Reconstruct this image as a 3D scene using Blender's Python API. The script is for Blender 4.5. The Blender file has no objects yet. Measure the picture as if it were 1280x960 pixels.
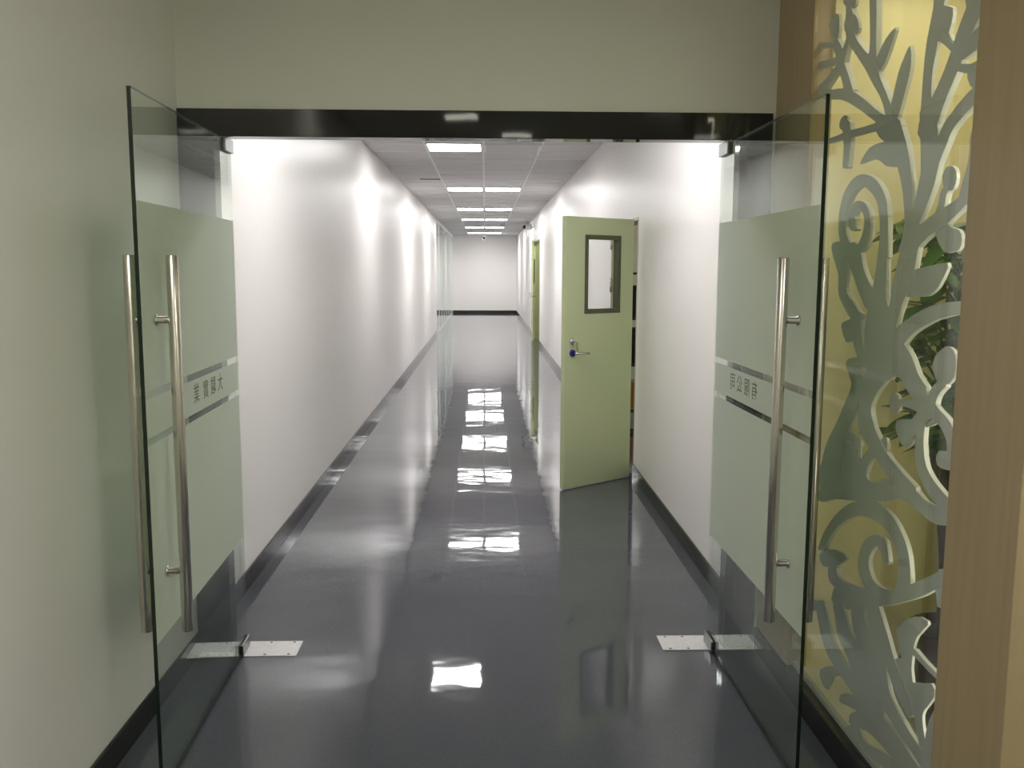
import bpy, bmesh, math, random
from mathutils import Vector, Matrix
from mathutils.geometry import tessellate_polygon

random.seed(7)
S = bpy.context.scene
COL = S.collection
PI = math.pi

# ------------------------------------------------------------------ helpers
def tag(o, label, cat, group=None, kind=None):
    o['label'] = label
    o['category'] = cat
    if group: o['group'] = group
    if kind: o['kind'] = kind
    return o

def thing(name, label, cat, loc=(0, 0, 0), rz=0.0, group=None):
    o = bpy.data.objects.new(name, None)
    o.empty_display_size = .1
    COL.objects.link(o)
    o.location = loc
    o.rotation_euler = (0, 0, rz)
    return tag(o, label, cat, group)

class MB:
    """collects shapes into one bmesh; build() links them as one mesh object"""
    def __init__(s):
        s.bm = bmesh.new()
    def box(s, a, b, bevel=0.0, mi=0):
        x0, y0, z0 = [min(p, q) for p, q in zip(a, b)]
        x1, y1, z1 = [max(p, q) for p, q in zip(a, b)]
        r = bmesh.ops.create_cube(s.bm, size=1.0)
        for v in r['verts']:
            v.co = Vector((x0 + (v.co.x + .5) * (x1 - x0), y0 + (v.co.y + .5) * (y1 - y0), z0 + (v.co.z + .5) * (z1 - z0)))
        fs = list({f for v in r['verts'] for f in v.link_faces})
        for f in fs: f.material_index = mi
        if bevel:
            es = list({e for f in fs for e in f.edges})
            bmesh.ops.bevel(s.bm, geom=es, offset=bevel, segments=2, affect='EDGES', profile=.5)
        return s
    def tube(s, pts, r, n=16, cap=True):
        pts = [Vector(p) for p in pts]
        rs = r if isinstance(r, (list, tuple)) else [r] * len(pts)
        rings = []
        up = None
        for i, p in enumerate(pts):
            t = (pts[min(i + 1, len(pts) - 1)] - pts[max(i - 1, 0)]).normalized()
            if up is None or abs(up.dot(t)) > .98:
                up = Vector((0, 0, 1)) if abs(t.z) < .9 else Vector((1, 0, 0))
            a = t.cross(up).normalized(); b = t.cross(a).normalized()
            rings.append([s.bm.verts.new(p + (a * math.cos(2 * PI * k / n) + b * math.sin(2 * PI * k / n)) * rs[i]) for k in range(n)])
        for q, w in zip(rings, rings[1:]):
            for k in range(n):
                f = s.bm.faces.new((q[k], q[(k + 1) % n], w[(k + 1) % n], w[k])); f.smooth = True
        if cap:
            s.bm.faces.new(rings[0]); s.bm.faces.new(rings[-1])
        return s
    def lathe(s, prof, c=(0, 0, 0), n=24):
        rings = []
        for r, z in prof:
            rings.append([s.bm.verts.new((c[0] + max(r, 1e-4) * math.cos(2 * PI * k / n), c[1] + max(r, 1e-4) * math.sin(2 * PI * k / n), c[2] + z)) for k in range(n)])
        for q, w in zip(rings, rings[1:]):
            for k in range(n):
                f = s.bm.faces.new((q[k], q[(k + 1) % n], w[(k + 1) % n], w[k])); f.smooth = True
        s.bm.faces.new(rings[0]); s.bm.faces.new(rings[-1])
        return s
    def face(s, pts, mi=0, smooth=False):
        f = s.bm.faces.new([s.bm.verts.new(p) for p in pts]); f.material_index = mi; f.smooth = smooth
        return s
    def build(s, name, mat, parent=None, recalc=True):
        if recalc: bmesh.ops.recalc_face_normals(s.bm, faces=s.bm.faces[:])
        me = bpy.data.meshes.new(name)
        s.bm.to_mesh(me); s.bm.free()
        for m in (mat if isinstance(mat, (list, tuple)) else [mat]): me.materials.append(m)
        o = bpy.data.objects.new(name, me)
        COL.objects.link(o)
        if parent: o.parent = parent
        return o

def copy_tree(o, parent=None):
    c = o.copy(); COL.objects.link(c)
    if parent: c.parent = parent
    for ch in list(o.children): copy_tree(ch, c)
    return c

def struct(name, mb, mat, label, cat):
    return tag(mb.build(name, mat), label, cat, kind='structure')

# ------------------------------------------------------------------ materials
def newmat(name):
    m = bpy.data.materials.new(name); m.use_nodes = True
    nt = m.node_tree
    for n in list(nt.nodes): nt.nodes.remove(n)
    out = nt.nodes.new('ShaderNodeOutputMaterial')
    return m, nt, out

def principled(name, base, rough=.5, metal=0.0, spec=.5, noise=0.0, nscale=8.0, bump=0.0, bscale=40.0, stretch=None, coat=0.0):
    m, nt, out = newmat(name)
    b = nt.nodes.new('ShaderNodeBsdfPrincipled')
    b.inputs['Base Color'].default_value = (*base, 1)
    b.inputs['Roughness'].default_value = rough
    b.inputs['Metallic'].default_value = metal
    b.inputs['Specular IOR Level'].default_value = spec
    if coat: b.inputs['Coat Weight'].default_value = coat; b.inputs['Coat Roughness'].default_value = .05
    nt.links.new(b.outputs[0], out.inputs[0])
    if noise or bump:
        tc = nt.nodes.new('ShaderNodeTexCoord'); mp = nt.nodes.new('ShaderNodeMapping')
        if stretch: mp.inputs['Scale'].default_value = stretch
        nt.links.new(tc.outputs['Object'], mp.inputs[0])
    if noise:
        n = nt.nodes.new('ShaderNodeTexNoise'); n.inputs['Scale'].default_value = nscale; n.inputs['Detail'].default_value = 5
        nt.links.new(mp.outputs[0], n.inputs['Vector'])
        r = nt.nodes.new('ShaderNodeValToRGB')
        r.color_ramp.elements[0].position = .3; r.color_ramp.elements[1].position = .7
        r.color_ramp.elements[0].color = (*[c * (1 - noise) for c in base], 1)
        r.color_ramp.elements[1].color = (*[min(1, c * (1 + noise)) for c in base], 1)
        nt.links.new(n.outputs['Fac'], r.inputs[0]); nt.links.new(r.outputs[0], b.inputs['Base Color'])
    if bump:
        n2 = nt.nodes.new('ShaderNodeTexNoise'); n2.inputs['Scale'].default_value = bscale; n2.inputs['Detail'].default_value = 2
        nt.links.new(mp.outputs[0], n2.inputs['Vector'])
        bp = nt.nodes.new('ShaderNodeBump'); bp.inputs['Strength'].default_value = bump; bp.inputs['Distance'].default_value = .01
        nt.links.new(n2.outputs['Fac'], bp.inputs['Height']); nt.links.new(bp.outputs[0], b.inputs['Normal'])
    return m

def emission(name, col, strength):
    m, nt, out = newmat(name)
    e = nt.nodes.new('ShaderNodeEmission'); e.inputs[0].default_value = (*col, 1); e.inputs[1].default_value = strength
    nt.links.new(e.outputs[0], out.inputs[0])
    return m

def clear_glass(name, tint, bumpy=0.0):
    """thin clear sheet: straight transmission with a tint, Fresnel mirror on top"""
    m, nt, out = newmat(name)
    tr = nt.nodes.new('ShaderNodeBsdfTransparent'); tr.inputs[0].default_value = (*tint, 1)
    gl = nt.nodes.new('ShaderNodeBsdfGlossy'); gl.inputs['Roughness'].default_value = 0.0
    gl.inputs[0].default_value = (.95, 1, .96, 1)
    fr = nt.nodes.new('ShaderNodeFresnel')
    ge = nt.nodes.new('ShaderNodeNewGeometry')
    ma = nt.nodes.new('ShaderNodeMath'); ma.operation = 'MULTIPLY_ADD'    # ior 1.5 outside, 1/1.5 on the way out
    ma.inputs[1].default_value = 1 / 1.5 - 1.5; ma.inputs[2].default_value = 1.5
    nt.links.new(ge.outputs['Backfacing'], ma.inputs[0]); nt.links.new(ma.outputs[0], fr.inputs['IOR'])
    mx = nt.nodes.new('ShaderNodeMixShader')
    nt.links.new(fr.outputs[0], mx.inputs[0]); nt.links.new(tr.outputs[0], mx.inputs[1]); nt.links.new(gl.outputs[0], mx.inputs[2])
    nt.links.new(mx.outputs[0], out.inputs[0])
    return m

def frosted(name, col):
    m, nt, out = newmat(name)
    d = nt.nodes.new('ShaderNodeBsdfDiffuse'); d.inputs[0].default_value = (*col, 1)
    t = nt.nodes.new('ShaderNodeBsdfTranslucent'); t.inputs[0].default_value = (*col, 1)
    p = nt.nodes.new('ShaderNodeBsdfTransparent'); p.inputs[0].default_value = (.9, .95, .9, 1)
    a = nt.nodes.new('ShaderNodeMixShader'); a.inputs[0].default_value = .5
    b = nt.nodes.new('ShaderNodeMixShader'); b.inputs[0].default_value = .06
    nt.links.new(d.outputs[0], a.inputs[1]); nt.links.new(t.outputs[0], a.inputs[2])
    nt.links.new(a.outputs[0], b.inputs[1]); nt.links.new(p.outputs[0], b.inputs[2])
    nt.links.new(b.outputs[0], out.inputs[0])
    return m

def floor_mat():
    m, nt, out = newmat('grey_epoxy')
    b = nt.nodes.new('ShaderNodeBsdfPrincipled')
    b.inputs['Roughness'].default_value = .035
    b.inputs['Specular IOR Level'].default_value = .5
    tc = nt.nodes.new('ShaderNodeTexCoord')
    n = nt.nodes.new('ShaderNodeTexNoise'); n.inputs['Scale'].default_value = .9; n.inputs['Detail'].default_value = 4
    nt.links.new(tc.outputs['Object'], n.inputs['Vector'])
    r = nt.nodes.new('ShaderNodeValToRGB')
    r.color_ramp.elements[0].position = .3; r.color_ramp.elements[1].position = .7
    r.color_ramp.elements[0].color = (*FLOOR_A, 1); r.color_ramp.elements[1].color = (*FLOOR_B, 1)
    sp = nt.nodes.new('ShaderNodeTexWhiteNoise')      # fine flakes in the coating
    q = nt.nodes.new('ShaderNodeVectorMath'); q.operation = 'SCALE'; q.inputs['Scale'].default_value = 700
    q2 = nt.nodes.new('ShaderNodeVectorMath'); q2.operation = 'FLOOR'
    nt.links.new(tc.outputs['Object'], q.inputs[0]); nt.links.new(q.outputs[0], q2.inputs[0]); nt.links.new(q2.outputs[0], sp.inputs['Vector'])
    mr = nt.nodes.new('ShaderNodeMapRange'); mr.inputs['To Min'].default_value = .75; mr.inputs['To Max'].default_value = 1.25
    nt.links.new(sp.outputs['Value'], mr.inputs['Value'])
    ml = nt.nodes.new('ShaderNodeVectorMath'); ml.operation = 'SCALE'
    nt.links.new(n.outputs['Fac'], r.inputs[0]); nt.links.new(r.outputs[0], ml.inputs[0]); nt.links.new(mr.outputs[0], ml.inputs['Scale'])
    nt.links.new(ml.outputs[0], b.inputs['Base Color'])
    mp = nt.nodes.new('ShaderNodeMapping'); mp.inputs['Scale'].default_value = (1.0, 1.6, 1)
    nt.links.new(tc.outputs['Object'], mp.inputs[0])
    n2 = nt.nodes.new('ShaderNodeTexNoise'); n2.inputs['Scale'].default_value = 2.2; n2.inputs['Detail'].default_value = 2.5; n2.inputs['Roughness'].default_value = .45
    nt.links.new(mp.outputs[0], n2.inputs['Vector'])
    bp = nt.nodes.new('ShaderNodeBump'); bp.inputs['Strength'].default_value = FLOOR_BUMP; bp.inputs['Distance'].default_value = .02
    nt.links.new(n2.outputs['Fac'], bp.inputs['Height']); nt.links.new(bp.outputs[0], b.inputs['Normal'])
    nt.links.new(b.outputs[0], out.inputs[0])
    return m

def ceiling_mat():
    """mineral tiles with a faint speckle and per-tile tone, laid in a 0.6 m grid"""
    m, nt, out = newmat('ceiling_tile')
    b = nt.nodes.new('ShaderNodeBsdfPrincipled'); b.inputs['Roughness'].default_value = .8
    b.inputs['Specular IOR Level'].default_value = .2
    tc = nt.nodes.new('ShaderNodeTexCoord')
    sc = nt.nodes.new('ShaderNodeVectorMath'); sc.operation = 'SCALE'; sc.inputs['Scale'].default_value = 1 / .605
    fl = nt.nodes.new('ShaderNodeVectorMath'); fl.operation = 'FLOOR'
    wn = nt.nodes.new('ShaderNodeTexWhiteNoise')
    nt.links.new(tc.outputs['Object'], sc.inputs[0]); nt.links.new(sc.outputs[0], fl.inputs[0]); nt.links.new(fl.outputs[0], wn.inputs['Vector'])
    r = nt.nodes.new('ShaderNodeValToRGB')
    r.color_ramp.elements[0].color = (.66, .65, .655, 1); r.color_ramp.elements[1].color = (.71, .70, .705, 1)
    nt.links.new(wn.outputs['Value'], r.inputs[0]); nt.links.new(r.outputs[0], b.inputs['Base Color'])
    nt.links.new(b.outputs[0], out.inputs[0])
    return m

def wood_mat():
    m, nt, out = newmat('pale_wood')
    b = nt.nodes.new('ShaderNodeBsdfPrincipled'); b.inputs['Roughness'].default_value = .45
    tc = nt.nodes.new('ShaderNodeTexCoord'); mp = nt.nodes.new('ShaderNodeMapping'); mp.inputs['Scale'].default_value = (14, 14, .7)
    n = nt.nodes.new('ShaderNodeTexNoise'); n.inputs['Scale'].default_value = 2.2; n.inputs['Detail'].default_value = 6; n.inputs['Distortion'].default_value = .6
    r = nt.nodes.new('ShaderNodeValToRGB')
    r.color_ramp.elements[0].position = .3; r.color_ramp.elements[1].position = .72
    r.color_ramp.elements[0].color = (.40, .30, .175, 1); r.color_ramp.elements[1].color = (.44, .335, .20, 1)
    nt.links.new(tc.outputs['Object'], mp.inputs[0]); nt.links.new(mp.outputs[0], n.inputs['Vector'])
    nt.links.new(n.outputs['Fac'], r.inputs[0]); nt.links.new(r.outputs[0], b.inputs['Base Color'])
    nt.links.new(b.outputs[0], out.inputs[0])
    return m

# tuning
E_PANEL, E_NEAR, E_SMALL, E_FILL, E_NICHE, E_ROOM, E_STRIP = 39.0, 21.0, 9.0, 16.0, 3.2, 200.0, 13.0
FLOOR_A, FLOOR_B, FLOOR_BUMP = (.070, .076, .092), (.083, .089, .106), .11

M = dict(
    wall=principled('white_wall_paint', (.88, .85, .83), .36, spec=.5, bump=.02, bscale=30),
    lobby=principled('lobby_wall_paint', (.78, .78, .72), .45),
    floor=floor_mat(), ceiling=ceiling_mat(), wood=wood_mat(),
    grid=principled('white_grid_bar', (.85, .84, .84), .4),
    black=principled('black_stone', (.012, .011, .012), .04, spec=.5, bump=.03, bscale=5),
    skirting=principled('black_skirting', (.016, .015, .016), .12),
    frame_white=principled('white_metal', (.82, .82, .82), .35),
    panel=emission('lit_diffuser', (1, .985, .97), E_PANEL),
    near_panel=emission('lit_diffuser_near', (1, .985, .97), E_NEAR),
    lobby_panel=emission('lobby_diffuser', (1, .98, .82), E_SMALL),
    far_panel=emission('lit_diffuser_far', (1, .985, .97), 48.0),
    fill_right=emission('fill_right_emitter', (1, 1.01, .87), 27.0),
    fill_wide=emission('fill_wide_emitter', (1, 1.01, .85), E_FILL),
    niche_lamp=emission('niche_tube', (1, .93, .66), E_NICHE),
    strip_lamp=emission('niche_strip_diffuser', (1, .95, .72), E_STRIP),
    room_lamp=emission('room_tube', (1, .98, .88), E_ROOM),
    diffuser_off=principled('unlit_diffuser', (.62, .61, .62), .5),
    glass=clear_glass('clear_green_glass', (.93, .965, .935)),
    pane=clear_glass('thin_clear_glass', (.98, .985, .98)),
    glass_edge=principled('green_glass_edge', (.006, .016, .009), .15),
    frost=frosted('frosted_film', (.86, .90, .83)),
    letter=principled('dark_green_lettering', (.15, .18, .13), .6),
    steel=principled('brushed_steel', (.62, .58, .53), .24, metal=1, bump=.02, bscale=200, stretch=(1, 1, .02)),
    chrome=principled('polished_steel', (.66, .65, .63), .14, metal=1),
    clamp=principled('satin_clamp', (.20, .20, .20), .3, metal=1),
    plate=principled('steel_plate', (.80, .79, .80), .42, metal=.35, noise=.06, nscale=30),
    screw=principled('dark_screw', (.08, .07, .07), .4, metal=.6),
    green=principled('pale_green_paint', (.51, .57, .335), .42),
    olive=principled('olive_frame_paint', (.085, .09, .045), .4),
    cream=principled('cream_frame_paint', (.50, .50, .34), .4),
    blue=principled('blue_rosette', (.02, .02, .22), .25),
    screen=principled('white_screen_board', (.52, .54, .50), .42),
    niche=principled('yellow_niche_paint', (.78, .71, .42), .55, noise=.05, nscale=3, stretch=(6, 6, .4)),
    niche_floor=principled('pale_niche_floor', (.80, .80, .62), .4),
    leaf=principled('green_leaf', (.055, .15, .02), .35, noise=.45, nscale=5),
    bark=principled('brown_bark', (.055, .045, .028), .8, noise=.4, nscale=20),
    pot=principled('dark_brown_glaze', (.035, .022, .016), .25),
    soil=principled('soil', (.03, .02, .015), .9, noise=.5, nscale=60),
    cctv=principled('white_plastic', (.80, .80, .80), .35),
    lens=principled('black_lens', (.008, .008, .01), .5, spec=.2),
    rack=principled('dark_rack_metal', (.03, .035, .03), .4),
    orange=principled('orange_plastic', (.75, .33, .06), .4),
    box_dark=principled('dark_case', (.02, .025, .022), .5),
    box_pale=principled('pale_case', (.55, .56, .45), .5),
    room_wall=principled('room_wall_paint', (.75, .74, .60), .6),
)

# ------------------------------------------------------------------ measures (metres; camera stands at x 0, y 0)
XL, XR = -1.238, 1.195
YD, YD2 = 3.782, 3.842          # glazed partition, front and back
YF = 34.6                       # far wall
H = 2.927
JL, JR = -1.094, 1.043          # inner edges of the black surround
ZB, ZT = 2.178, 2.287
D1A, D1B, D1H = 7.12, 8.62, 2.06     # first side doorway
D2A, D2B, D2H = 20.0, 21.75, 2.33    # second side doorway
YN0, YN1 = 2.24, 3.38           # display niche between the wooden pilasters
XS = 1.215

# ------------------------------------------------------------------ setting
struct('floor', MB().box((-3.2, -3.2, -.1), (4.6, YF + .2, 0)), M['floor'], 'glossy grey epoxy floor running down the corridor', 'floor')
cl = struct('ceiling', MB().box((-3.2, YD2, H), (4.6, YF + .2, H + .1)), M['ceiling'], 'suspended white tile ceiling over the long corridor', 'ceiling')
g = MB()
for x in (-.625, -.02, .585):
    g.box((x - .012, YD2 + .02, H - .006), (x + .012, YF - .02, H + .004))
g.build('grid_runner', M['grid'], cl)
g = MB()
y = 4.1
while y < YF - .2:
    g.box((XL + .02, y - .010, H - .004), (XR - .02, y + .010, H + .004)); y += .605
g.build('grid_crossbar', M['grid'], cl)
MB().box((-.93, 13.15, H - .004), (-.64, 13.27, H + .004)).build('air_slot', M['lens'], cl)
struct('ceiling_lobby', MB().box((-1.5, -3.2, H), (2.4, YD2, H + .1)), M['lobby'], 'plain ceiling of the lobby in front of the glass doors', 'ceiling')

struct('wall_left', MB().box((XL - .12, -3.2, 0), (XL, 23.1, H)), M['wall'], 'long white wall on the left of the corridor and lobby', 'wall')
struct('wall_far', MB().box((-3.2, YF, 0), (1.4, YF + .12, H)), M['wall'], 'white wall closing the far end of the corridor', 'wall')
for p, q, z, word in ((YD2, D1A, 0, 'before the nearer green door'), (D1B, D2A, 0, 'between the two green doors'), (D2B, YF, 0, 'beyond the farther green door'),
                      (D1A, D1B, D1H, 'above the nearer side doorway'), (D2A, D2B, D2H, 'above the farther side doorway')):
    struct('wall_right', MB().box((XR, p, z), (XR + .12, q, H)), M['wall'], 'white right corridor wall ' + word, 'wall')
w = MB()
w.box((XL, YD, ZT), (JR + .134, YD2, H)); w.box((JR + .134, YD, 0), (2.3, YD2, H))
struct('wall_front', w, M['lobby'], 'wall above the glass doors between lobby and corridor', 'wall')
struct('wall_rear', MB().box((-1.5, -3.2, 0), (2.4, -3.08, H)), M['lobby'], 'wall behind the viewer', 'wall')
struct('wall_lobby', MB().box((2.2, -3.1, 0), (2.32, 1.95, H)), M['lobby'], 'wall on the right of the lobby before the wooden pillar', 'wall')
struct('wall_side_room', MB().box((-3.2, 23.0, 0), (-3.08, YF, H)).box((-3.1, 22.98, 0), (XL - .12, 23.1, H)), M['wall'], 'white wall behind the glass partition on the far left', 'wall')
# black surround of the opening
w = MB().box((XL, YD - .012, ZB), (JR + .134, YD2 + .012, ZT), .002)
w.box((XL, YD - .012, 0), (JL, YD2 + .012, ZB), .002)
w.box((JR, YD - .012, 0), (JR + .134, YD2 + .012, ZB), .002)
struct('trim_1', w, M['black'], 'glossy black stone surround framing the glass doors', 'door surround')
# skirting
def skirt(name, a, b, label): struct(name, MB().box(a, b, .003), M['skirting'], label, 'baseboard')
skirt('baseboard_left', (XL, YD2 + .012, 0), (XL + .012, 23.1, .1), 'black baseboard along the left corridor wall')
skirt('baseboard_lobby', (XL, -3.0, 0), (XL + .012, YD - .012, .1), 'black baseboard along the left lobby wall')
skirt('baseboard_far', (XL - .4, YF - .012, 0), (XR, YF, .1), 'black baseboard at the foot of the far end wall')
w = MB()
for a, b in ((YD2 + .012, D1A), (D1B, D2A), (D2B, YF)): w.box((XR - .012, a, 0), (XR, b, .1), .003)
struct('baseboard_right', w, M['skirting'], 'black baseboard along the right corridor wall', 'baseboard')

# wooden pillars and the display niche
struct('trim_2', MB().box((1.19, YN1, .1), (1.84, YD, H), .002), M['wood'], 'pale wooden pillar between glass doors and carved screen', 'pillar')
struct('trim_3', MB().box((1.19, 1.93, .0), (2.26, YN0, H), .002), M['wood'], 'pale wooden pillar at the right edge in front of the niche', 'pillar')
struct('baseboard_niche', MB().box((1.178, YN0, 0), (1.24, YN1, .1), .002).box((1.178, YN1, 0), (1.24, YD - .014, .1), .002), M['skirting'], 'black stone curb under the carved screen', 'baseboard')
struct('wall_niche', MB().box((1.84, YN0 - .1, 0), (1.92, YD, H)).box((1.26, YN1 - .02, .1), (1.84, YN1, H)).box((1.26, YN0, .1), (1.84, YN0 + .02, H)), M['niche'], 'yellow painted lining of the lit display niche', 'wall')
struct('floor_niche', MB().box((1.24, YN0, 0), (1.84, YN1, .1)), M['niche_floor'], 'pale floor of the lit display niche', 'floor')
struct('trim_4', MB().box((1.19, YN0, 2.68), (1.84, YN1, H)), M['wood'], 'wooden header above the carved screen', 'trim')

t = thing('niche_light', 'warm tube light hidden at the top of the plant niche', 'lamp', (1.50, 2.81, 2.68))
MB().box((-.20, -.48, -.02), (.20, .48, 0)).build('fixture', M['frame_white'], t)
MB().box((-.18, -.46, -.035), (.18, .46, -.021)).build('tube', M['niche_lamp'], t)

t = thing('niche_strip', 'slim upright light strip behind the near wooden pillar inside the niche', 'lamp', (1.285, YN0 + .02, .12))
MB().box((-.018, .0005, 0), (.018, .012, 2.4)).build('channel', M['frame_white'], t)
MB().box((-.014, .0125, .01), (.014, .018, 2.39)).build('diffuser', M['strip_lamp'], t)

# far left glass partition
wp = MB()
ys = [23.1 + k * (YF - 23.1) / 8 for k in range(9)]
t = thing('window_1', 'white framed glass partition on the far left of the corridor', 'glass partition', (XL, 23.1, 0)); t['kind'] = 'structure'
p = MB()
for yy in ys: p.box((-.06, yy - 23.1 - (.03 if yy > 23.2 else 0), 0), (.004, yy - 23.1 + .03, H))
p.box((-.06, 0, H - .10), (.003, YF - 23.1, H)); p.box((-.06, 0, 0), (.003, YF - 23.1, .03))
p.build('window_frame', M['frame_white'], t)
MB().box((-.012, .01, .03), (-.002, YF - 23.1 - .01, H - .1)).build('pane', M['pane'], t)

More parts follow.
